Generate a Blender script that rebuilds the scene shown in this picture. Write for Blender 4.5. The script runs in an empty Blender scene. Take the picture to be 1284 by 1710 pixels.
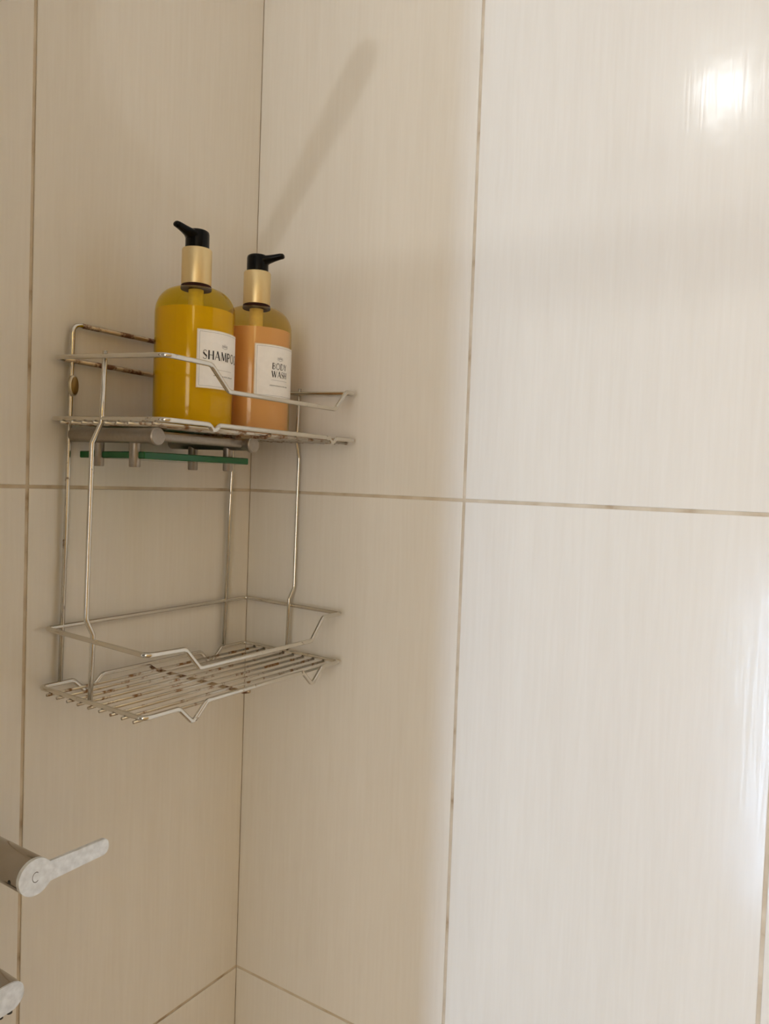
import bpy, bmesh, math, random
from mathutils import Vector, Matrix

random.seed(7)
SC = bpy.context.scene
COL = SC.collection
Z0 = 1.5                      # the tile joint at eye height is z = 0 while building; everything is lifted by Z0 at the end

# ------------------------------------------------------------------ camera, world, exposure
cam_d = bpy.data.cameras.new('camera')
cam = bpy.data.objects.new('camera', cam_d)
COL.objects.link(cam)
cam.location = (0.67010, -0.72113, 0.01571)
cam.rotation_mode = 'XYZ'
cam.rotation_euler = (1.53255, -0.03565, 0.57718)
cam_d.sensor_fit = 'HORIZONTAL'
cam_d.sensor_width = 36.0
cam_d.lens = 1291.23 * 36.0 / 1284.0
cam_d.clip_start = 0.01
SC.camera = cam

WINDOW_STRENGTH = 5.5         # frosted window pane, daylight
BULB_STRENGTH = 860        # small halogen bulb in the ceiling
SLIT_STRENGTH = 60           # added glowing strip behind the viewer, bluish light for the lower right wall
GLOBE_STRENGTH = 6          # added globe, unseen behind the viewer, gives warm fill light
WINDOW_COLOR = (1.0, 0.965, 0.91)
BULB_COLOR = (0.93, 0.97, 1.0)
SLIT_COLOR = (0.52, 0.72, 1.0)
GLOBE_COLOR = (1.0, 0.85, 0.40)
world = bpy.data.worlds.new('world')
SC.world = world
world.use_nodes = True
world.node_tree.nodes['Background'].inputs[0].default_value = (0.75, 0.85, 1.0, 1)
world.node_tree.nodes['Background'].inputs[1].default_value = 0.0
vs = SC.view_settings
SC.display_settings.display_device = 'sRGB'
vs.view_transform = 'Standard'
vs.look = 'None'
vs.exposure = 0.0
vs.gamma = 1.0
vs.use_curve_mapping = False
SC.cycles.max_bounces = 10
SC.cycles.diffuse_bounces = 6
SC.cycles.glossy_bounces = 5
SC.cycles.transparent_max_bounces = 16
SC.cycles.sample_clamp_indirect = 4.0
SC.cycles.caustics_reflective = False

# ------------------------------------------------------------------ materials
def new_mat(name):
    m = bpy.data.materials.new(name)
    m.use_nodes = True
    nt = m.node_tree
    b = nt.nodes['Principled BSDF']
    return m, nt, b

def plain(name, col, rough=0.5, metal=0.0, bump=0.0, scale=200, var=0.06):
    """principled with a little noise in colour"""
    m, nt, b = new_mat(name)
    N, L = nt.nodes, nt.links
    b.inputs['Roughness'].default_value = rough
    b.inputs['Metallic'].default_value = metal
    tc = N.new('ShaderNodeTexCoord')
    no = N.new('ShaderNodeTexNoise'); no.inputs['Scale'].default_value = scale
    L.new(tc.outputs['Object'], no.inputs['Vector'])
    mr = N.new('ShaderNodeMapRange')
    mr.inputs['From Min'].default_value = 0.3; mr.inputs['From Max'].default_value = 0.7
    mr.inputs['To Min'].default_value = 1 - var; mr.inputs['To Max'].default_value = 1 + var
    L.new(no.outputs['Fac'], mr.inputs['Value'])
    mx = N.new('ShaderNodeVectorMath'); mx.operation = 'SCALE'
    mx.inputs[0].default_value = col[:3]
    L.new(mr.outputs['Result'], mx.inputs['Scale'])
    L.new(mx.outputs['Vector'], b.inputs['Base Color'])
    if bump:
        bp = N.new('ShaderNodeBump'); bp.inputs['Strength'].default_value = bump
        bp.inputs['Distance'].default_value = 0.0005
        L.new(no.outputs['Fac'], bp.inputs['Height']); L.new(bp.outputs['Normal'], b.inputs['Normal'])
    return m

def tile_mat():
    m, nt, b = new_mat('cream_tile')
    N, L = nt.nodes, nt.links
    geo = N.new('ShaderNodeNewGeometry')
    mp = N.new('ShaderNodeMapping'); mp.inputs['Scale'].default_value = (260, 260, 14)
    L.new(geo.outputs['Position'], mp.inputs['Vector'])
    n1 = N.new('ShaderNodeTexNoise'); n1.inputs['Scale'].default_value = 1.0; n1.inputs['Detail'].default_value = 3
    L.new(mp.outputs['Vector'], n1.inputs['Vector'])
    mp2 = N.new('ShaderNodeMapping'); mp2.inputs['Scale'].default_value = (45, 45, 3)
    L.new(geo.outputs['Position'], mp2.inputs['Vector'])
    n2 = N.new('ShaderNodeTexNoise'); n2.inputs['Scale'].default_value = 1.0; n2.inputs['Detail'].default_value = 2
    L.new(mp2.outputs['Vector'], n2.inputs['Vector'])
    ad = N.new('ShaderNodeMix'); ad.data_type = 'FLOAT'; ad.inputs['Factor'].default_value = 0.45
    L.new(n1.outputs['Fac'], ad.inputs['A']); L.new(n2.outputs['Fac'], ad.inputs['B'])
    cr = N.new('ShaderNodeValToRGB')
    cr.color_ramp.elements[0].position = 0.30; cr.color_ramp.elements[0].color = (0.775, 0.738, 0.675, 1)
    cr.color_ramp.elements[1].position = 0.68; cr.color_ramp.elements[1].color = (0.820, 0.790, 0.735, 1)
    L.new(ad.outputs['Result'], cr.inputs['Fac'])
    L.new(cr.outputs['Color'], b.inputs['Base Color'])
    b.inputs['Roughness'].default_value = 0.17
    b.inputs['IOR'].default_value = 1.34
    # fine linen relief plus a slow waviness that breaks up the lamp's reflection
    n3 = N.new('ShaderNodeTexNoise'); n3.inputs['Scale'].default_value = 28.0; n3.inputs['Detail'].default_value = 2
    L.new(geo.outputs['Position'], n3.inputs['Vector'])
    b1 = N.new('ShaderNodeBump'); b1.inputs['Strength'].default_value = 0.25; b1.inputs['Distance'].default_value = 0.0003
    L.new(n1.outputs['Fac'], b1.inputs['Height'])
    b2 = N.new('ShaderNodeBump'); b2.inputs['Strength'].default_value = 0.3; b2.inputs['Distance'].default_value = 0.001
    L.new(n3.outputs['Fac'], b2.inputs['Height']); L.new(b1.outputs['Normal'], b2.inputs['Normal'])
    L.new(b2.outputs['Normal'], b.inputs['Normal'])
    return m

def grout_mat():
    m, nt, b = new_mat('tan_grout')
    N, L = nt.nodes, nt.links
    geo = N.new('ShaderNodeNewGeometry')
    n = N.new('ShaderNodeTexNoise'); n.inputs['Scale'].default_value = 30; n.inputs['Detail'].default_value = 5
    L.new(geo.outputs['Position'], n.inputs['Vector'])
    cr = N.new('ShaderNodeValToRGB')
    e = cr.color_ramp.elements
    e[0].position = 0.30; e[0].color = (0.36, 0.26, 0.16, 1)
    e[1].position = 0.62; e[1].color = (0.68, 0.60, 0.48, 1)
    k = e.new(0.42); k.color = (0.57, 0.48, 0.36, 1)
    L.new(n.outputs['Fac'], cr.inputs['Fac']); L.new(cr.outputs['Color'], b.inputs['Base Color'])
    b.inputs['Roughness'].default_value = 0.85
    return m

def rusty_mat(name, col, rust, thr, rough=0.3, scale=70):
    m, nt, b = new_mat(name)
    N, L = nt.nodes, nt.links
    geo = N.new('ShaderNodeNewGeometry')
    n = N.new('ShaderNodeTexNoise'); n.inputs['Scale'].default_value = scale; n.inputs['Detail'].default_value = 6
    n.inputs['Roughness'].default_value = 0.65
    L.new(geo.outputs['Position'], n.inputs['Vector'])
    mr = N.new('ShaderNodeMapRange'); mr.inputs['From Min'].default_value = thr; mr.inputs['From Max'].default_value = thr + 0.09
    L.new(n.outputs['Fac'], mr.inputs['Value'])
    mx = N.new('ShaderNodeMix'); mx.data_type = 'RGBA'
    mx.inputs['A'].default_value = (*col, 1); mx.inputs['B'].default_value = (*rust, 1)
    L.new(mr.outputs['Result'], mx.inputs['Factor']); L.new(mx.outputs['Result'], b.inputs['Base Color'])
    mm = N.new('ShaderNodeMapRange'); mm.inputs['To Min'].default_value = 1.0; mm.inputs['To Max'].default_value = 0.15
    L.new(mr.outputs['Result'], mm.inputs['Value']); L.new(mm.outputs['Result'], b.inputs['Metallic'])
    rr = N.new('ShaderNodeMapRange'); rr.inputs['To Min'].default_value = rough; rr.inputs['To Max'].default_value = 0.75
    L.new(mr.outputs['Result'], rr.inputs['Value']); L.new(rr.outputs['Result'], b.inputs['Roughness'])
    return m

def shell_mat(name, tint, rough=0.08):
    """thin tinted plastic: tinted straight-through light plus a clear gloss"""
    m, nt, b = new_mat(name)
    N, L = nt.nodes, nt.links
    N.remove(b)
    tr = N.new('ShaderNodeBsdfTransparent'); tr.inputs['Color'].default_value = (*tint, 1)
    gl = N.new('ShaderNodeBsdfGlossy'); gl.inputs['Roughness'].default_value = rough
    lw = N.new('ShaderNodeFresnel'); lw.inputs['IOR'].default_value = 1.42
    mx = N.new('ShaderNodeMixShader')
    geo = N.new('ShaderNodeNewGeometry')
    fr = N.new('ShaderNodeMath'); fr.operation = 'SUBTRACT'; fr.inputs[0].default_value = 1.0
    L.new(geo.outputs['Backfacing'], fr.inputs[1])
    mu = N.new('ShaderNodeMath'); mu.operation = 'MULTIPLY'
    L.new(lw.outputs[0], mu.inputs[0]); L.new(fr.outputs[0], mu.inputs[1])
    L.new(mu.outputs[0], mx.inputs[0]); L.new(tr.outputs[0], mx.inputs[1]); L.new(gl.outputs[0], mx.inputs[2])
    L.new(mx.outputs[0], N['Material Output'].inputs['Surface'])
    return m

def liquid_mat(name, col):
    m, nt, b = new_mat(name)
    N, L = nt.nodes, nt.links
    b.inputs['Base Color'].default_value = (*col, 1)
    b.inputs['Roughness'].default_value = 0.25
    tl = N.new('ShaderNodeBsdfTranslucent'); tl.inputs['Color'].default_value = (*col, 1)
    mx = N.new('ShaderNodeMixShader'); mx.inputs[0].default_value = 0.18
    L.new(b.outputs[0], mx.inputs[1]); L.new(tl.outputs[0], mx.inputs[2])
    L.new(mx.outputs[0], N['Material Output'].inputs['Surface'])
    return m

def emit_mat(name, col, s):
    m, nt, b = new_mat(name)
    N, L = nt.nodes, nt.links
    N.remove(b)
    e = N.new('ShaderNodeEmission'); e.inputs['Color'].default_value = (*col, 1); e.inputs['Strength'].default_value = s
    L.new(e.outputs[0], N['Material Output'].inputs['Surface'])
    return m

def glass_green():
    m, nt, b = new_mat('green_glass')
    N, L = nt.nodes, nt.links
    b.inputs['Base Color'].default_value = (0.004, 0.12, 0.03, 1)
    b.inputs['Roughness'].default_value = 0.08
    b.inputs['IOR'].default_value = 1.5
    b.inputs['Transmission Weight'].default_value = 0.2
    return m

M = {}
M['tile'] = tile_mat()
M['grout'] = grout_mat()
M['wire'] = rusty_mat('chrome_wire', (0.68, 0.655, 0.60), (0.17, 0.085, 0.03), 0.635, rough=0.13, scale=95)
M['wire_rust'] = rusty_mat('worn_wire', (0.62, 0.58, 0.51), (0.26, 0.13, 0.045), 0.535, rough=0.30, scale=55)
M['wire_brown'] = rusty_mat('browned_wire', (0.50, 0.40, 0.28), (0.16, 0.07, 0.03), 0.47, rough=0.35, scale=60)
M['holder'] = plain('dull_chrome', (0.34, 0.30, 0.255), 0.38, 0.75, bump=0.1, scale=300)
M['steel'] = plain('brushed_steel', (0.80, 0.84, 0.88), 0.40, 0.6, bump=0.15, scale=160, var=0.10)
M['steel_reflect_dark'] = plain('chrome_dark_reflection', (0.42, 0.38, 0.33), 0.14, 1.0, scale=40, var=0.04)  # brown reflections on the tap and spout are put into this base colour
M['hole'] = plain('dark_hole', (0.015, 0.015, 0.015), 0.6)
M['mark'] = plain('engraved_grey', (0.16, 0.16, 0.16), 0.6)
M['glass'] = glass_green()
M['brass'] = plain('amber_plastic', (0.30, 0.18, 0.04), 0.35, 0.3, scale=150, var=0.2)
M['brass_rim'] = plain('pale_rim', (0.66, 0.60, 0.46), 0.3, 0.6)
M['shell'] = shell_mat('amber_bottle', (0.86, 0.73, 0.06))
M['shell2'] = shell_mat('amber_bottle_light', (0.89, 0.77, 0.38))
M['shampoo'] = liquid_mat('yellow_liquid', (1.0, 0.80, 0.006))
M['wash'] = liquid_mat('peach_liquid', (1.0, 0.72, 1.0))
M['neck'] = plain('dark_neck', (0.035, 0.010, 0.006), 0.5)
M['neck'].node_tree.nodes['Principled BSDF'].inputs['IOR'].default_value = 1.2
M['inner'] = plain('cream_plastic', (0.85, 0.78, 0.50), 0.4)
M['gold'] = plain('satin_gold', (0.80, 0.64, 0.35), 0.42, 0.75, scale=60, var=0.02)
M['black'] = plain('black_plastic', (0.003, 0.003, 0.003), 0.22)
M['black'].node_tree.nodes['Principled BSDF'].inputs['IOR'].default_value = 1.25
M['paper'] = plain('label_paper', (0.92, 0.91, 0.90), 0.6, var=0.02)
M['cream_line'] = plain('label_border', (0.80, 0.72, 0.55), 0.6)
M['ink'] = plain('black_ink', (0.03, 0.03, 0.035), 0.6)
M['ink_grey'] = plain('grey_ink', (0.42, 0.42, 0.43), 0.7)
M['paint'] = plain('wall_paint', (0.55, 0.38, 0.17), 0.7, scale=8, var=0.02)
M['ceiling'] = plain('ceiling_paint', (0.82, 0.80, 0.76), 0.8, scale=8, var=0.02)
M['floor'] = plain('floor_tile', (0.36, 0.26, 0.15), 0.35, scale=12, var=0.08)
M['frame'] = plain('white_frame', (0.80, 0.79, 0.77), 0.4)
M['cloth'] = plain('shadow_cloth', (0.80, 0.78, 0.73), 0.8, scale=60, var=0.03)
M['pane'] = emit_mat('frosted_daylight', WINDOW_COLOR, WINDOW_STRENGTH)
M['bulb'] = emit_mat('bulb_glow', BULB_COLOR, BULB_STRENGTH)
M['slit'] = emit_mat('bluish_fill_glow', SLIT_COLOR, SLIT_STRENGTH)
M['globe'] = emit_mat('warm_fill_glow', GLOBE_COLOR, GLOBE_STRENGTH)

# ------------------------------------------------------------------ helpers
def link(name, me, mat, parent=None, smooth=False, label=None):
    o = bpy.data.objects.new(name, me)
    COL.objects.link(o)
    if mat is not None and not me.materials:
        me.materials.append(mat)
    if smooth:
        me.polygons.foreach_set('use_smooth', [True] * len(me.polygons))
    if parent is not None:
        o.parent = parent
    if label:
        o['label'] = label
    return o

def obj(name, bm, mat, parent=None, smooth=False, label=None):
    bmesh.ops.recalc_face_normals(bm, faces=bm.faces)
    me = bpy.data.meshes.new(name)
    bm.to_mesh(me); bm.free()
    return link(name, me, mat, parent, smooth, label)

def thing(name, label, cat, loc=(0, 0, 0), group=None):
    o = bpy.data.objects.new(name, None)
    COL.objects.link(o)
    o.location = loc
    o.empty_display_size = 0.02
    o['label'] = label; o['category'] = cat
    if group: o['group'] = group
    return o

def structure(o, label=None):
    o['kind'] = 'structure'
    if label: o['label'] = label
    return o

def add_box(bm, lo, hi, bevel=0.0, seg=1):
    r = bmesh.ops.create_cube(bm, size=1.0)
    vs_ = r['verts']
    for v in vs_:
        v.co = Vector([lo[i] + (v.co[i] + 0.5) * (hi[i] - lo[i]) for i in range(3)])
    if bevel:
        es = set()
        for v in vs_:
            es.update(v.link_edges)
        bmesh.ops.bevel(bm, geom=list(es), offset=bevel, segments=seg, profile=0.5, affect='EDGES')
    return bm

def box(lo, hi, bevel=0.0, seg=1):
    return add_box(bmesh.new(), lo, hi, bevel, seg)

def fillet(pts, r, n=4, closed=False):
    pts = [Vector(p) for p in pts]
    out = []
    N = len(pts)
    for i, p in enumerate(pts):
        if not closed and i in (0, N - 1):
            out.append(p.copy()); continue
        a = pts[(i - 1) % N] - p; b = pts[(i + 1) % N] - p
        la, lb = a.length, b.length
        a.normalize(); b.normalize()
        ang = a.angle(b)
        if ang > math.pi - 0.05:
            out.append(p.copy()); continue
        t = min(r / math.tan(ang / 2), la * 0.48, lb * 0.48)
        p0, p1 = p + a * t, p + b * t
        for k in range(n + 1):
            s = k / n
            out.append(p0 * (1 - s) ** 2 + p * 2 * s * (1 - s) + p1 * s ** 2)
    return out

def add_tube(bm, pts, r, closed=False, n=10, cap=True):
    """sweep a circle (radius r, or a list of radii) along pts with parallel transport"""
    pts = [Vector(p) for p in pts]
    clean = [pts[0]]
    for p in pts[1:]:
        if (p - clean[-1]).length > 1e-6:
            clean.append(p)
    if closed and (clean[0] - clean[-1]).length < 1e-6:
        clean.pop()
    pts = clean
    N = len(pts)
    T = []
    for i in range(N):
        if closed:
            t = pts[(i + 1) % N] - pts[(i - 1) % N]
        else:
            t = pts[min(i + 1, N - 1)] - pts[max(i - 1, 0)]
        T.append(t.normalized())
    u = T[0].orthogonal().normalized()
    rings = []
    for i in range(N):
        if i:
            q = T[i - 1].rotation_difference(T[i])
            u = q @ u
        u = (u - T[i] * u.dot(T[i])).normalized()
        v = T[i].cross(u)
        rr = r[i] if isinstance(r, (list, tuple)) else r
        rings.append([bm.verts.new(pts[i] + (u * math.cos(2 * math.pi * k / n) + v * math.sin(2 * math.pi * k / n)) * rr) for k in range(n)])
    off = 0
    if closed:   # match the twist where the ring closes
        best = 1e9
        for o_ in range(n):
            d = (rings[-1][0].co - rings[0][o_].co).length
            if d < best:
                best, off = d, o_
    for i in range(N if closed else N - 1):
        A = rings[i]; B = rings[(i + 1) % N]
        o_ = off if (closed and i == N - 1) else 0
        for k in range(n):
            bm.faces.new((A[k], A[(k + 1) % n], B[(k + 1 + o_) % n], B[(k + o_) % n]))
    if not closed and cap:
        bm.faces.new(rings[0][::-1]); bm.faces.new(rings[-1])
    return bm

def tube(pts, r, closed=False, n=10, fr=0.0):
    if fr:
        pts = fillet(pts, fr, 5, closed)
    return add_tube(bmesh.new(), pts, r, closed, n)

def lathe(profile, n=48, center=(0, 0), cap_top=True, cap_bot=True):
    bm = bmesh.new()
    rings = []
    for (r, z) in profile:
        if r < 1e-6:
            rings.append([bm.verts.new((center[0], center[1], z))]); continue
        rings.append([bm.verts.new((center[0] + r * math.cos(2 * math.pi * k / n), center[1] + r * math.sin(2 * math.pi * k / n), z)) for k in range(n)])
    for A, B in zip(rings, rings[1:]):
        for k in range(n):
            k2 = (k + 1) % n
            if len(A) == 1 and len(B) == 1: continue
            if len(A) == 1: bm.faces.new((A[0], B[k], B[k2]))
            elif len(B) == 1: bm.faces.new((A[k], A[k2], B[0]))
            else: bm.faces.new((A[k], A[k2], B[k2], B[k]))
    if cap_bot and len(rings[0]) > 1: bm.faces.new(rings[0][::-1])
    if cap_top and len(rings[-1]) > 1: bm.faces.new(rings[-1])
    return bm

def auto_smooth(o, deg=35):
    me = o.data
    me.polygons.foreach_set('use_smooth', [True] * len(me.polygons))
    bm = bmesh.new(); bm.from_mesh(me)
    for e in bm.edges:
        if len(e.link_faces) == 2 and e.calc_face_angle(0) > math.radians(deg):
            e.smooth = False
    bm.to_mesh(me); bm.free()
    return o

# ------------------------------------------------------------------ the room
RX, RY, ZF, ZC = 1.9, -2.3, -1.5, 0.95        # room: x 0..RX, y RY..0, z ZF..ZC
JD = 0.0012                                   # joint depth
wall_left = structure(obj('wall_left', box((-0.10, RY - 0.1, ZF), (-JD, 0.10, ZC)), M['grout']), 'cream tiled wall with tan grout that carries the wire caddy')
wall_right = structure(obj('wall_right', box((-JD, JD, ZF), (RX, 0.10, ZC)), M['grout']), 'brightly lit cream tiled wall to the right of the corner')
floor = structure(obj('floor', box((-0.10, RY - 0.10, ZF - 0.1), (RX + 0.1, 0.10, ZF)), M['floor']))
ceiling = structure(obj('ceiling', box((-0.10, RY - 0.10, ZC), (RX + 0.1, 0.10, ZC + 0.1)), M['ceiling']))
wall_entry = structure(obj('wall_entry', box((RX, RY - 0.1, ZF), (RX + 0.1, 0.10, ZC)), M['paint']))

# wall behind the camera, with a window opening and an added strip that lights the right wall
WINS = [(0.62, 1.62, -0.60, 0.58, 'window_1', 'frosted window behind the viewer', 1.11), (0.345, 0.505, -1.45, -0.25, 'added_light_strip', 'added tall glowing strip behind the viewer that brightens the right wall', None)]
bm = bmesh.new()
(ax0, ax1, az0_, az1_), (bx0, bx1, bz0_, bz1_) = WINS[0][:4], WINS[1][:4]
for lo, hi in (((-JD, RY - 0.1, ZF), (bx0, RY, ZC)), ((bx0, RY - 0.1, ZF), (bx1, RY, bz0_)), ((bx0, RY - 0.1, bz1_), (bx1, RY, ZC)), ((bx1, RY - 0.1, ZF), (ax0, RY, ZC)),
               ((ax0, RY - 0.1, ZF), (ax1, RY, az0_)), ((ax0, RY - 0.1, az1_), (ax1, RY, ZC)), ((ax1, RY - 0.1, ZF), (RX, RY, ZC))):
    add_box(bm, lo, hi)
structure(obj('wall_rear', bm, M['paint']))
for (x0, x1, z0, z1, nm, lb_, mull) in WINS:
    win = bpy.data.objects.new(nm, None); COL.objects.link(win)
    structure(win, lb_)
    f = 0.03
    bm = bmesh.new()
    bars = [((x0, z0), (x0 + f, z1)), ((x1 - f, z0), (x1, z1)), ((x0 + f, z0), (x1 - f, z0 + f)), ((x0 + f, z1 - f), (x1 - f, z1))]
    if mull: bars.append(((mull - 0.015, z0 + f), (mull + 0.015, z1 - f)))
    for a, b_ in bars:
        add_box(bm, (a[0], RY - 0.06, a[1]), (b_[0], RY - 0.01, b_[1]), 0.003)
    obj('window_frame', bm, M['frame'], win)
    for a, b_ in (((x0 + f, mull - 0.015), (mull + 0.015, x1 - f)) if mull else ((x0 + f, x1 - f),)):
        obj('window_pane', box((a, RY - 0.045, z0 + f), (b_, RY - 0.037, z1 - f)), M['pane'] if mull else M['slit'], win)

# tiles, one object each, sharing meshes of equal size
TW, TH, TWL, G = 0.300, 0.6114, 0.2994, 0.0033
tile_cache = {}
def tile(wall, side, a0, a1, z0, z1, i):
    w, h = round(a1 - a0, 4), round(z1 - z0, 4)
    key = (side, w, h)
    if key not in tile_cache:
        if side == 'r':
            b = box((0, 0, 0), (w, JD, h), 0.0007, 2)
        else:
            b = box((-JD, 0, 0), (0, w, h), 0.0007, 2)
        bmesh.ops.recalc_face_normals(b, faces=b.faces)
        me = bpy.data.meshes.new('tile'); b.to_mesh(me); b.free()
        me.materials.append(M['tile'])
        tile_cache[key] = me
    o = bpy.data.objects.new('tile', tile_cache[key]); COL.objects.link(o)
    o.parent = wall
    jit = random.uniform(-0.0003, 0.0001)
    o.location = (a0, jit * -1, z0) if side == 'r' else (jit, a0, z0)
zj = [ZF, -2 * TH, -TH, 0.0, TH, ZC]
for r_ in range(5):
    za = zj[r_] + (G / 2 if r_ else 0); zb = zj[r_ + 1] - (G / 2 if r_ < 4 else 0)
    xs = [k * TW for k in range(7)] + [RX]
    for c in range(7):
        tile(wall_right, 'r', xs[c] + (G / 2 if c else 0.0), xs[c + 1] - (G / 2 if c < 6 else 0), za, zb, c)
    ys = [-k * TWL for k in range(8)] + [RY]
    for c in range(8):
        tile(wall_left, 'l', ys[c + 1] + (G / 2 if c < 7 else 0), ys[c] - (G / 2 if c else 0.0), za, zb, c)

# ceiling light whose reflection shows as the hot spot at the top right
LX, LY = 0.317, -1.19
cl = thing('ceiling_light', 'small round halogen light sunk in the ceiling', 'ceiling light', (LX, LY, ZC))
o = obj('rim', lathe([(0.030, -0.001), (0.042, -0.001), (0.044, -0.004), (0.034, -0.012), (0.030, -0.010)], 32, cap_top=False, cap_bot=False), M['frame'], cl, True)
bm = bmesh.new(); bmesh.ops.create_icosphere(bm, subdivisions=2, radius=0.014)
for v in bm.verts: v.co.z -= 0.019
obj('bulb', bm, M['bulb'], cl, True)

gl_ = thing('fill_globe', 'added opal globe on the unseen ceiling for warm fill light', 'ceiling light', (1.60, -1.90, ZC))  # added to warm the ambient light, not a known fitting
obj('base', tube([(0, 0, -0.001), (0, 0, -0.030)], 0.060, n=32), M['frame'], gl_)
bm = bmesh.new(); bmesh.ops.create_uvsphere(bm, u_segments=24, v_segments=14, radius=0.13)
for v in bm.verts: v.co.z -= 0.155
obj('shade', bm, M['globe'], gl_, True)

# added rod and cloth, unseen behind the camera, shaped to shade the right wall
ROD_Y, ROD_Z = -0.70, 0.640
cr_ = thing('shadow_rod', 'added white rod out of view that casts the shadow band on the right wall', 'rod', (0.0, ROD_Y, ROD_Z))
obj('rod', tube([(0.001, 0, 0), (RX - 0.001, 0, 0)], 0.0130, n=16), M['frame'], cr_, True)
for xx in (0.001, RX - 0.007):
    obj('flange', tube([(xx, 0, 0), (xx + 0.006, 0, 0)], 0.024, n=20), M['frame'], cr_)
bm = bmesh.new()
cols = 96; rows = 12
g = []
for j in range(rows + 1):
    zz = ROD_Z - 0.0135 - (ROD_Z - 0.0135 + 1.30) * j / rows
    g.append([bm.verts.new((0.030 + 0.299 * i / cols, ROD_Y + 0.016 * math.sin(i * 1.05), zz)) for i in range(cols + 1)])
for j in range(rows):
    for i in range(cols):
        bm.faces.new((g[j][i], g[j][i + 1], g[j + 1][i + 1], g[j + 1][i]))
o = obj('shadow_curtain', bm, M['cloth'], None, True)
o['label'] = 'added white hanging cloth out of view that shades the right wall'; o['category'] = 'curtain'
md = o.modifiers.new('thick', 'SOLIDIFY'); md.thickness = 0.001

# hand shower on its rail, outside the frame above the taps: its shadow is the slanted streak
hs = thing('hand_shower', 'chrome hand shower leaning out from its wall rail', 'shower', (0.055, -0.40, 0.428))
P0 = Vector((0, 0, 0)); P1 = Vector((0.158, 0, 0.217))
obj('handle', tube([P0, P0.lerp(P1, .3), P0.lerp(P1, .7), P0.lerp(P1, .96), P1], [0.008, 0.0095, 0.012, 0.0145, 0.010], n=18), M['steel_reflect_dark'], hs, True)
sr = thing('shower_rail', 'chrome shower slide rail on the tiled wall', 'rail', (0.055, -0.432, -0.05))
obj('bar', tube([(0, 0, 0), (0, 0, 0.62)], 0.010, n=16), M['steel_reflect_dark'], sr, True)
for zz in (0.02, 0.60):
    obj('bracket', tube([(-0.054, 0, zz), (0, 0, zz)], 0.009, n=14), M['steel_reflect_dark'], sr, True)
obj('holder', tube([(0, 0, 0.44), (0, 0, 0.50)], 0.017, n=18), M['steel_reflect_dark'], sr, True)
obj('clamp', tube([(0, 0.008, 0.47), (0.006, 0.030, 0.483)], 0.008, n=14), M['steel_reflect_dark'], sr, True)

# ------------------------------------------------------------------ the wire caddy
cad = thing('wire_caddy', 'two-tier chrome wire shower caddy with rust spots hung in the tiled corner', 'shower caddy', (0.0, -0.15, 0.0))
def cobj(name, bm, mat, parent=cad, label=None):
    for v in bm.verts: v.co.y += 0.15
    return obj(name, bm, mat, parent, True, label)
XR = 0.006
WR = 0.0023
# rear hanging frame: inverted U against the wall
cobj('hanging_frame', tube([(XR, -0.2655, -0.188), (XR, -0.2620, 0.0), (XR, -0.2592, 0.157), (XR, -0.0340, 0.157), (XR, -0.0400, 0.0), (XR, -0.0450, -0.187)], WR, fr=0.009), M['wire'])
cobj('top_wire', tube([(XR + 0.0003, -0.249, 0.1570), (XR + 0.0003, -0.044, 0.1570)], WR * 1.06), M['wire_brown'], label='browned rusty top wire')

# side posts with their outward bends
cobj('side_post', tube([(0.0815, -0.2790, 0.1235), (0.0805, -0.2805, 0.0600), (0.0795, -0.2890, 0.0412), (0.0795, -0.2905, -0.0436), (0.0795, -0.2915, -0.1155), (0.0795, -0.2840, -0.1302), (0.0785, -0.2848, -0.1900)], 0.0023, fr=0.006), M['wire'])
cobj('side_post', tube([(0.0815, -0.0075, 0.1225), (0.0805, -0.0095, 0.0600), (0.0805, -0.0040, 0.0412), (0.0805, -0.0048, -0.0054), (0.0805, -0.0055, -0.1132), (0.0800, -0.0135, -0.1266), (0.0795, -0.0145, -0.1880)], 0.0020, fr=0.006), M['wire'])

def lerp(a, b, t): return a + (b - a) * t

def shelf_basket(hw, z_rear, z_front, xf, yl, yr, v1, v2, vd, mat, rod_n, rod0, drod, rod_over, cross_y, vrear=True):
    zat = lambda x: lerp(z_rear, z_front, (x - XR) / (xf - XR))
    def vee(x, c, s, z, d):
        return [(x, c - s * hw, z), (x, c - s * 0.002, z - d), (x, c + s * 0.002, z - d), (x, c + s * hw, z)]
    pts = [(XR, yr, z_rear), (xf, yr, z_front)]
    pts += vee(xf, v2, -1, z_front, vd) + vee(xf, v1, -1, z_front, vd)
    pts += [(xf, yl, z_front), (XR, yl, z_rear)]
    if vrear:
        pts += vee(XR, v1 - 0.003, 1, z_rear, vd) + vee(XR, v2 - 0.008, 1, z_rear, vd)
    rim = cobj('shelf_rim', tube(pts, WR, closed=True, fr=0.007), mat)
    for i in range(rod_n):
        x = rod0 + i * drod
        zz = zat(x) - WR - 0.0013
        cobj('shelf_wire', tube([(x, yl - rod_over, zz), (x, yr + rod_over * 0.4, zz)], 0.0015, n=8), M['wire_rust'], rim)
    zc = [zat(XR) - WR - 0.0034, zat(xf) - WR - 0.0034]
    cobj('cross_wire', tube([(XR + 0.001, cross_y, zc[0] + 0.002), (XR + 0.008, cross_y, zc[0]), (xf - 0.008, cross_y, zc[1]), (xf - 0.001, cross_y, zc[1] + 0.002)], 0.0019, n=8), M['wire_brown'], rim)
    return rim

# lower shelf
shelf_basket(0.0170, -0.1900, -0.1913, 0.153, -0.2870, -0.0085, -0.231, -0.058, 0.0145, M['wire'], 9, 0.0225, 0.01530, 0.0035, -0.1560)
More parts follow.
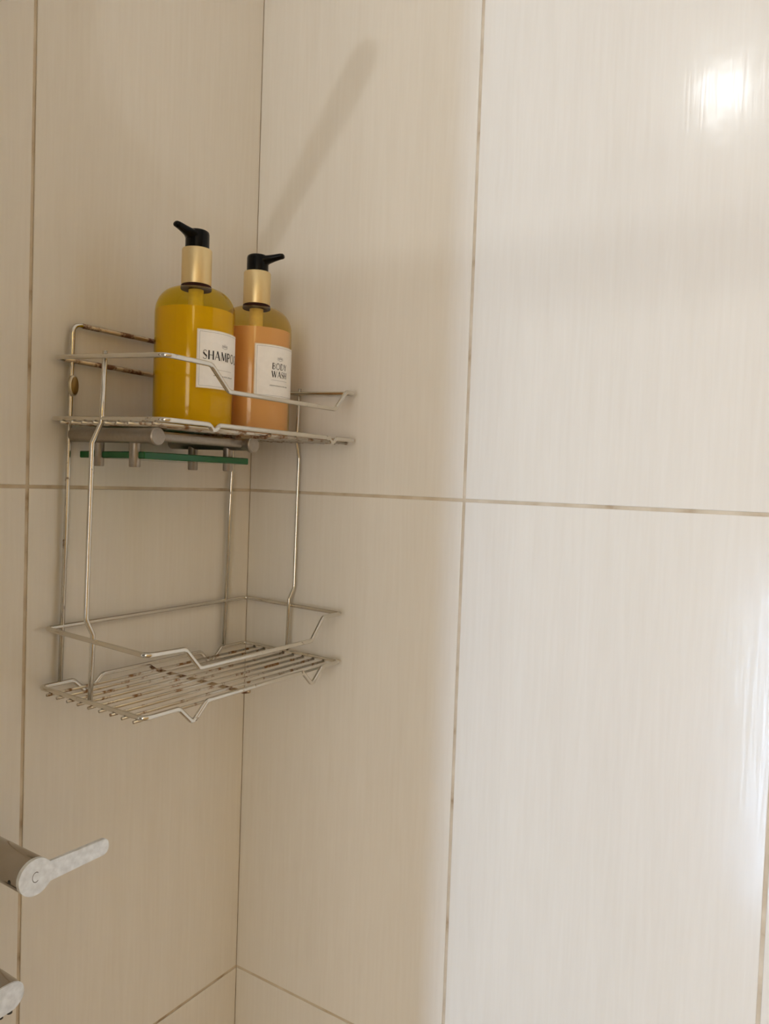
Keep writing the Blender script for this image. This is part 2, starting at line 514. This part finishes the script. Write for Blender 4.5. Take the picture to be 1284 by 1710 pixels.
# lower guard rail
cobj('guard_rail', tube([(XR, -0.0085, -0.1335), (0.155, -0.0105, -0.1355), (0.155, -0.0440, -0.1350), (0.155, -0.0640, -0.1585), (0.155, -0.2260, -0.1585), (0.155, -0.2440, -0.1385),
                         (0.155, -0.2870, -0.1372), (XR, -0.2820, -0.1345)], WR, closed=True, fr=0.007), M['wire'])
# upper shelf
shelf_basket(0.0060, 0.0650, 0.0615, 0.163, -0.2800, -0.0080, -0.224, -0.049, 0.0045, M['wire'], 9, 0.0240, 0.01590, 0.0030, -0.1480)
# upper guard rail
H = [(XR, -0.0070, 0.1195), (0.163, -0.0095, 0.1140), (0.163, -0.0260, 0.1140), (0.163, -0.0450, 0.0930), (0.163, -0.2070, 0.0930), (0.163, -0.2300, 0.1145),
     (0.163, -0.2810, 0.1150), (XR, -0.2785, 0.1225)]
cobj('guard_rail', tube(H, WR, closed=True, fr=0.008), M['wire'])
cobj('rear_wire', tube([(XR + 0.0004, -0.268, 0.1222), (XR + 0.0004, -0.018, 0.1199)], WR * 1.08), M['wire_brown'], label='browned rusty rear wire of the upper rail')

# the small oval clip on the left upright
def disc_bm(c, nrm, r, th, n=24, sx=1.0):
    c = Vector(c); nrm = Vector(nrm).normalized()
    up = Vector((0, 0, 1)); s = up.cross(nrm).normalized(); up = nrm.cross(s)
    bm = bmesh.new()
    A = [bm.verts.new(c + (s * math.cos(t) * sx + up * math.sin(t)) * r - nrm * th / 2) for t in [2 * math.pi * k / n for k in range(n)]]
    B = [bm.verts.new(v.co + nrm * th) for v in A]
    bm.faces.new(A[::-1]); bm.faces.new(B)
    for k in range(n): bm.faces.new((A[k], A[(k + 1) % n], B[(k + 1) % n], B[k]))
    return bm
az = math.radians(18)
clip = cobj('wall_clip', disc_bm((0.0115, -0.2615, 0.0975), (math.cos(az), math.sin(az), 0), 0.0098, 0.0030, sx=0.62), M['brass_rim'], label='small amber oval clip on the left upright')
cobj('clip_face', disc_bm((0.0115 + 0.0018 * math.cos(az), -0.2615 + 0.0018 * math.sin(az), 0.0975), (math.cos(az), math.sin(az), 0), 0.0085, 0.0010, sx=0.58), M['brass'], clip)

# ------------------------------------------------------------------ glass shelf holder under the upper tier
hd = thing('glass_holder', 'dull chrome holder gripping a green-edged glass plate under the upper caddy shelf', 'shelf', (0.06, -0.19, 0.03))
def hobj(name, bm, mat, parent=hd, smooth=True, label=None):
    for v in bm.verts: v.co -= Vector((0.06, -0.19, 0.03))
    o = obj(name, bm, mat, parent, False, label)
    if smooth: auto_smooth(o, 40)
    return o
for yy, r_ in ((-0.2571, 0.0069), (-0.1342, 0.0069)):
    t_ = hobj('side_tube', tube([(0.008, yy, 0.0510), (0.124, yy, 0.0498)], r_, n=24), M['holder'])
    hobj('end_cap', tube([(0.1225, yy, 0.0490), (0.1240, yy, 0.0490), (0.1275, yy, 0.0490), (0.1285, yy, 0.0490)], [0.0074, 0.0081, 0.0081, 0.0072], n=28), M['holder'], t_)
    for xx in (0.041, 0.093):
        c_ = yy + (0.0037 if yy < -0.2 else -0.0005)
        hobj('peg', tube([(xx, c_, 0.0500), (xx, c_, 0.0225), (xx, c_, 0.0215)], [0.0052, 0.0052, 0.0046], n=20), M['holder'])
hobj('front_bar', tube([(0.114, -0.2571, 0.0500), (0.114, -0.1342, 0.0502)], 0.0046, n=20), M['holder'])
hobj('glass_plate', box((0.012, -0.2536, 0.0292), (0.106, -0.1175, 0.0358), 0.0008, 1), M['glass'], smooth=False, label='green glass plate')

# ------------------------------------------------------------------ pump bottles
def prof_shoulder(R, zb, zs, zt, rn, n=10, inset=0.0):
    """bottle profile: base radius, straight side to zs, elliptical shoulder to neck radius rn at zt"""
    R -= inset
    p = [(0.0, zb + inset), (R - 0.004, zb + inset), (R - 0.0012, zb + inset + 0.0012), (R, zb + inset + 0.004), (R, lerp(zb, zs, 0.5)), (R, zs)]
    for k in range(1, n + 1):
        t = k / n * math.pi / 2
        p.append((rn + (R - rn) * math.cos(t) ** 0.9 if k < n else rn, zs + (zt - zs) * math.sin(t)))
    return p

# stroke letters: each stroke is (list of points, width); heights 0..1
TK, TN = 0.17, 0.055
def arc(cx, cy, rx, ry, a0, a1, n=10):
    return [(cx + rx * math.cos(math.radians(a0 + (a1 - a0) * k / n)), cy + ry * math.sin(math.radians(a0 + (a1 - a0) * k / n))) for k in range(n + 1)]
GL = {
 'S': (0.52, [(arc(0.26, 0.76, 0.19, 0.22, 20, 180) + [(0.12, 0.66)], TN), ([(0.09, 0.72), (0.16, 0.57), (0.37, 0.42), (0.43, 0.28)], TK), (arc(0.24, 0.25, 0.21, 0.23, 10, -160), TN)]),
 'H': (0.76, [([(0.12, 0), (0.12, 1)], TK), ([(0.64, 0), (0.64, 1)], TK), ([(0.12, 0.5), (0.64, 0.5)], TN)]),
 'A': (0.74, [([(0.04, 0), (0.36, 1)], TN), ([(0.34, 1), (0.66, 0)], TK), ([(0.16, 0.33), (0.54, 0.33)], TN)]),
 'M': (0.92, [([(0.08, 0), (0.16, 1)], TN), ([(0.16, 1), (0.45, 0.08)], TK), ([(0.45, 0.08), (0.74, 1)], TN), ([(0.74, 1), (0.82, 0)], TK)]),
 'P': (0.60, [([(0.12, 0), (0.12, 1)], TK), ([(0.12, 0.96)] + arc(0.28, 0.72, 0.26, 0.24, 90, -90) + [(0.12, 0.48)], TN * 1.9)]),
 'O': (0.86, [(arc(0.42, 0.5, 0.34, 0.48, 0, 360, 24), 0.10)]),
 'B': (0.62, [([(0.12, 0), (0.12, 1)], TK), ([(0.12, 0.97)] + arc(0.27, 0.75, 0.21, 0.22, 90, -90) + [(0.12, 0.53)], TN * 1.3), ([(0.12, 0.53)] + arc(0.28, 0.28, 0.25, 0.25, 90, -90) + [(0.12, 0.03)], TN * 1.5)]),
 'D': (0.80, [([(0.12, 0), (0.12, 1)], TK), ([(0.12, 0.97)] + arc(0.28, 0.5, 0.42, 0.47, 90, -90, 14) + [(0.12, 0.03)], TN * 1.5)]),
 'Y': (0.66, [([(0.04, 1), (0.32, 0.5)], TK), ([(0.62, 1), (0.32, 0.5)], TN), ([(0.32, 0.5), (0.32, 0)], TK)]),
 'W': (1.06, [([(0.04, 1), (0.28, 0)], TK), ([(0.28, 0), (0.50, 0.96)], TN), ([(0.46, 1), (0.70, 0)], TK), ([(0.70, 0), (0.96, 1)], TN)]),
}
def strokes_of(text, h, track=0.06):
    w = sum(GL[c][0] + track for c in text) - track
    x = -w / 2; out = []
    for c in text:
        gw, st = GL[c]
        for pts, wd in st:
            out.append(([((x + px) * h, py * h) for px, py in pts], wd * h))
        x += gw + track
    return out

def ribbon_on_cyl(bm, pts, wd, R, z0, az0):
    """flat stroke (u along the label, v up) laid on a cylinder of radius R"""
    # densify
    P = [pts[0]]
    for a, b in zip(pts, pts[1:]):
        k = max(1, int(math.hypot(b[0] - a[0], b[1] - a[1]) / 0.0012))
        P += [(lerp(a[0], b[0], j / k), lerp(a[1], b[1], j / k)) for j in range(1, k + 1)]
    L_, R_ = [], []
    for i, p in enumerate(P):
        a = P[max(i - 1, 0)]; b = P[min(i + 1, len(P) - 1)]
        d = Vector((b[0] - a[0], b[1] - a[1])); d.normalize()
        n = Vector((-d.y, d.x)) * wd / 2
        for lst, s in ((L_, 1), (R_, -1)):
            u, v = p[0] + n.x * s, p[1] + n.y * s
            t = az0 + u / R
            lst.append(bm.verts.new((R * math.cos(t), R * math.sin(t), z0 + v)))
    for i in range(len(P) - 1):
        bm.faces.new((L_[i], L_[i + 1], R_[i + 1], R_[i]))

def patch(R, th, az0, hw, z0, z1, n=20):
    """curved label sheet with thickness"""
    bm = bmesh.new(); g = []
    for k in range(n + 1):
        t = az0 + (-hw + 2 * hw * k / n) / R
        c, s = math.cos(t), math.sin(t)
        g.append([bm.verts.new((r * c, r * s, z)) for r, z in ((R, z0), (R + th, z0), (R + th, z1), (R, z1))])
    for a, b in zip(g, g[1:]):
        for j in range(4):
            bm.faces.new((a[j], b[j], b[(j + 1) % 4], a[(j + 1) % 4]))
    bm.faces.new(g[0]); bm.faces.new(g[-1][::-1])
    return bm

def pump_bottle(name, label, loc, liquid, shell, liquid_top, spout_az, lines, lab_az, lab_z, lab_hw=0.0295, lab_h=0.0555):
    t = thing(name, label, 'bottle', loc)
    R, zs, zt, rn = 0.0390, 0.1130, 0.1385, 0.0150
    b = obj('bottle_body', lathe(prof_shoulder(R, 0, zs, zt, rn) , 64, cap_top=False), shell, t, True, 'see-through amber plastic body')
    # liquid
    pr = prof_shoulder(R, 0, zs, zt, rn, inset=0.0016)
    pr = [p for p in pr if p[1] < liquid_top]
    rl = R - 0.0016
    if liquid_top > zs:
        s = (liquid_top - zs) / (zt - zs); rl = rn + (R - 0.0016 - rn) * math.cos(math.asin(min(s, 1))) ** 0.9
    pr += [(rl, liquid_top), (0, liquid_top)]
    auto_smooth(obj('liquid', lathe(pr, 56), liquid, t, False), 50)
    # neck, collar, pump
    auto_smooth(obj('neck_ring', lathe([(rn - 0.0002, zt - 0.0006), (rn + 0.0002, zt + 0.0006), (0.0148, zt + 0.0032), (0.0136, zt + 0.0042)], 40), M['neck'], t), 50)
    zc0 = zt + 0.0040; zc1 = zc0 + 0.0350
    auto_smooth(obj('collar', lathe([(0.0143, zc0), (0.0146, zc0 + 0.0008), (0.0146, zc1 - 0.001), (0.0140, zc1), (0.0112, zc1)], 48), M['gold'], t), 40)
    # head with nozzle
    zh0, zh1 = zc1 - 0.001, zc1 + 0.0180
    hb = lathe([(0.0117, zh0), (0.0117, zh1 - 0.0030), (0.0112, zh1 - 0.0008), (0.0095, zh1 + 0.0004), (0, zh1 + 0.0008)], 40)
    ph = obj('pump_head', hb, M['black'], t); auto_smooth(ph, 50)
    d = Vector((math.cos(spout_az), math.sin(spout_az), 0)); s_ = Vector((-d.y, d.x, 0))
    bm = bmesh.new(); rings = []
    for (q, zz, w, h) in ((0.000, zh1 - 0.0058, 0.0100, 0.0060), (0.009, zh1 - 0.0052, 0.0085, 0.0056), (0.0125, zh1 - 0.0040, 0.0064, 0.0046), (0.019, zh1 - 0.0024, 0.0052, 0.0037), (0.0255, zh1 - 0.0010, 0.0045, 0.0032), (0.0285, zh1 - 0.0008, 0.0040, 0.0028), (0.0298, zh1 - 0.0010, 0.0026, 0.0017)):
        rings.append([bm.verts.new(d * q + s_ * (w * math.cos(a)) + Vector((0, 0, zz + h * math.sin(a)))) for a in [2 * math.pi * k / 16 for k in range(16)]])
    for A, B in zip(rings, rings[1:]):
        for k in range(16): bm.faces.new((A[k], A[(k + 1) % 16], B[(k + 1) % 16], B[k]))
    bm.faces.new(rings[0][::-1]); bm.faces.new(rings[-1])
    obj('nozzle', bm, M['black'], ph, True)
    # inner pump housing and dip tube seen through the shoulder
    auto_smooth(obj('pump_housing', lathe([(0.0040, zt - 0.0290), (0.0046, zt - 0.0280), (0.0062, zt - 0.0225), (0.0074, zt - 0.0200), (0.0074, zt - 0.0002)], 28), M['inner'], t), 40)
    # label
    lb = obj('label', patch(R + 0.0002, 0.0003, lab_az, lab_hw, lab_z, lab_z + lab_h), M['paper'], t, False, 'white paper label reading ' + ' '.join(lines))
    RR = R + 0.0007
    bm = bmesh.new()
    e = 0.0003
    x0, x1 = -lab_hw + e, lab_hw - e
    for a, b_ in (((x0, e), (x1, e)), ((x1, e), (x1, lab_h - e)), ((x1, lab_h - e), (x0, lab_h - e)), ((x0, lab_h - e), (x0, e))):
        ribbon_on_cyl(bm, [a, b_], 0.0007, RR, lab_z, lab_az)
    obj('gilt_edge', bm, M['cream_line'], lb)
    bm = bmesh.new()
    e = 0.0022
    x0, x1 = -lab_hw + e, lab_hw - e
    for a, b_ in (((x0, e), (x1, e)), ((x1, e), (x1, lab_h - e)), ((x1, lab_h - e), (x0, lab_h - e)), ((x0, lab_h - e), (x0, e))):
        ribbon_on_cyl(bm, [a, b_], 0.00030, RR, lab_z, lab_az)
    # leaf emblem
    for k in range(7):
        a = math.radians(-78 + 26 * k)
        c, s = math.sin(a), math.cos(a)
        L0 = 0.0042 if k % 2 == 0 else 0.0048
        ribbon_on_cyl(bm, [(c * 0.0008, lab_h - 0.0145 + s * 0.0003), (c * L0, lab_h - 0.0145 + s * L0 * 0.62)], 0.00055, RR, lab_z, lab_az)
    ribbon_on_cyl(bm, [(-0.0040, lab_h - 0.0150), (0, lab_h - 0.0162), (0.0040, lab_h - 0.0150)], 0.00045, RR, lab_z, lab_az)
    ribbon_on_cyl(bm, [(-0.0115, 0.0185), (0.0115, 0.0185)], 0.00030, RR, lab_z, lab_az)
    obj('emblem', bm, M['ink_grey'], lb)
    # lettering
    bm = bmesh.new()
    h = 0.0086 if len(lines) == 1 else 0.0066
    ytop = lab_h - 0.0280 if len(lines) == 1 else lab_h - 0.0255
    for i, ln in enumerate(lines):
        for pts, wd in strokes_of(ln, h):
            ribbon_on_cyl(bm, pts, max(wd, 0.00045), RR, lab_z + ytop - i * h * 1.28, lab_az)
    # tiny line of print, too small in the photograph to read
    x = -0.0125; rnd = random.Random(len(lines))
    while x < 0.0125:
        w = rnd.choice((0.0004, 0.0007, 0.0009))
        ribbon_on_cyl(bm, [(x, 0.0125), (x + w, 0.0125 + rnd.choice((0, 0.0008)))], 0.00035, RR, lab_z, lab_az)
        ribbon_on_cyl(bm, [(x, 0.0121), (x, 0.0134)], 0.00030, RR, lab_z, lab_az)
        x += w + (0.0011 if rnd.random() > 0.86 else 0.0006)
    obj('lettering', bm, M['ink'], lb)
    return t

pump_bottle('shampoo_bottle', 'yellow SHAMPOO pump bottle, left of the two bottles on the upper caddy shelf', (0.0850, -0.1772, 0.0615), M['shampoo'], M['shell'], 0.1155,
            math.radians(-88), ['SHAMPOO'], math.radians(3), 0.0380)
pump_bottle('body_wash_bottle', 'peach-filled BODY WASH pump bottle nearest the corner on the upper caddy shelf', (0.0820, -0.0865, 0.0615), M['wash'], M['shell2'], 0.1130,
            math.radians(22), ['BODY', 'WASH'], math.radians(-5), 0.0395)

# ------------------------------------------------------------------ taps at the lower left
TXC, TYC, TZC = 0.100, -0.3487, -0.3184
tap = thing('lever_tap', 'round steel wall tap with a flat lever marked C', 'tap', (0.0, TYC, TZC))
o = obj('tap_body', tube([(0.0005, 0, 0), (0.002, 0, 0), (TXC - 0.0036, 0, 0), (TXC - 0.0030, 0, 0)], [0.0145, 0.0150, 0.0150, 0.0147], n=48), M['steel_reflect_dark'], tap); auto_smooth(o, 40)
sc_ = obj('grub_screw', disc_bm((TXC - 0.0135, -0.01485, -0.0022), (0.0, -0.99, -0.15), 0.0017, 0.0008, 16), M['hole'], tap)
# lever: disc with a flat bar, one outline extruded
bm = bmesh.new()
out = []
RD = 0.0152; hb_ = 0.0080; Lb = 0.0712; rc = 0.0060
a0 = math.asin(hb_ / RD)
n = 40
for k in range(n + 1):
    a = a0 + (2 * math.pi - 2 * a0) * k / n
    out.append((RD * math.cos(a), RD * math.sin(a)))
for (cx_, cz_, s0, s1) in ((Lb - rc, -hb_ + rc + 0.0006, -90, 0), (Lb - rc, hb_ - rc - 0.0006, 0, 90)):
    for k in range(5):
        a = math.radians(lerp(s0, s1, k / 4)); out.append((cx_ + rc * math.cos(a), cz_ + rc * math.sin(a)))
A = [bm.verts.new((TXC - 0.0036, y_, z_)) for y_, z_ in out]
B = [bm.verts.new((TXC, y_, z_)) for y_, z_ in out]
bm.faces.new(A[::-1]); bm.faces.new(B)
for k in range(len(out)): bm.faces.new((A[k], A[(k + 1) % len(out)], B[(k + 1) % len(out)], B[k]))
es = [e for e in bm.edges if all(abs(v.co.x - TXC) < 1e-6 for v in e.verts)]
bmesh.ops.bevel(bm, geom=es, offset=0.0005, segments=2, affect='EDGES')
lev = obj('lever', bm, M['steel'], tap)
bm = bmesh.new()
pp = arc(0, 0, 0.0034, 0.0045, 50, 310, 16)
for sgn in (1,):
    L_ = []; R_ = []
    for (a_, b_) in pp:
        k = 0.84
        L_.append(bm.verts.new((TXC + 0.00008, a_, b_))); R_.append(bm.verts.new((TXC + 0.00008, a_ * k, b_ * k)))
    for i in range(len(pp) - 1): bm.faces.new((L_[i], L_[i + 1], R_[i + 1], R_[i]))
obj('engraved_letter', bm, M['mark'], lev, label='engraved letter C')

# spout below it: an oblong block reaching out of the wall
sp = thing('wall_spout', 'oblong steel wall spout below the lever tap, cut by the frame edge', 'spout', (0.0, -0.36, -0.44))
bm = bmesh.new()
XS0, XS1 = 0.046, 0.084
out = []
yr_, yl_, rr_ = -0.3592, -0.44, 0.0125
cz = -0.4205
for k in range(13):
    a = math.radians(lerp(-90, 90, k / 12)); out.append((yr_ + rr_ * math.cos(a), cz + rr_ * math.sin(a)))
out += [(yl_, cz + rr_), (yl_, cz - rr_ - 0.004)]
A = [bm.verts.new((XS0, y_ + 0.36, z_ + 0.44)) for y_, z_ in out]
B = [bm.verts.new((XS1, y_ + 0.36, z_ + 0.44)) for y_, z_ in out]
bm.faces.new(A[::-1]); bm.faces.new(B)
for k in range(len(out)): bm.faces.new((A[k], A[(k + 1) % len(out)], B[(k + 1) % len(out)], B[k]))
bmesh.ops.recalc_face_normals(bm, faces=bm.faces)
es = [e for e in bm.edges if all(abs(v.co.x - XS1) < 1e-6 for v in e.verts)]
bmesh.ops.bevel(bm, geom=es, offset=0.0005, segments=2, affect='EDGES')
so = obj('spout_block', bm, M['steel_reflect_dark'], sp)
so.data.materials.append(M['steel'])
for p in so.data.polygons:
    if p.normal.x > 0.9: p.material_index = 1  # bright steel on the front only; darker sides carry painted brown reflections
auto_smooth(so, 40)
obj('spout_stem', tube([(0.0005, -0.060, 0.0195), (XS0 + 0.004, -0.060, 0.0195)], 0.012, n=28), M['steel_reflect_dark'], sp, True)
for (x_, y_) in ((0.0800, -0.3575), (0.0800, -0.3655)):
    obj('outlet', tube([(x_, y_ + 0.36, cz - rr_ + 0.44 + 0.001), (x_, y_ + 0.36, cz - rr_ + 0.44 - 0.0030)], 0.0024, n=14), M['hole'], sp, True)

# ------------------------------------------------------------------ lift everything so the floor is at z = 0
for o in list(SC.objects):
    if o.parent is None:
        o.location.z += Z0
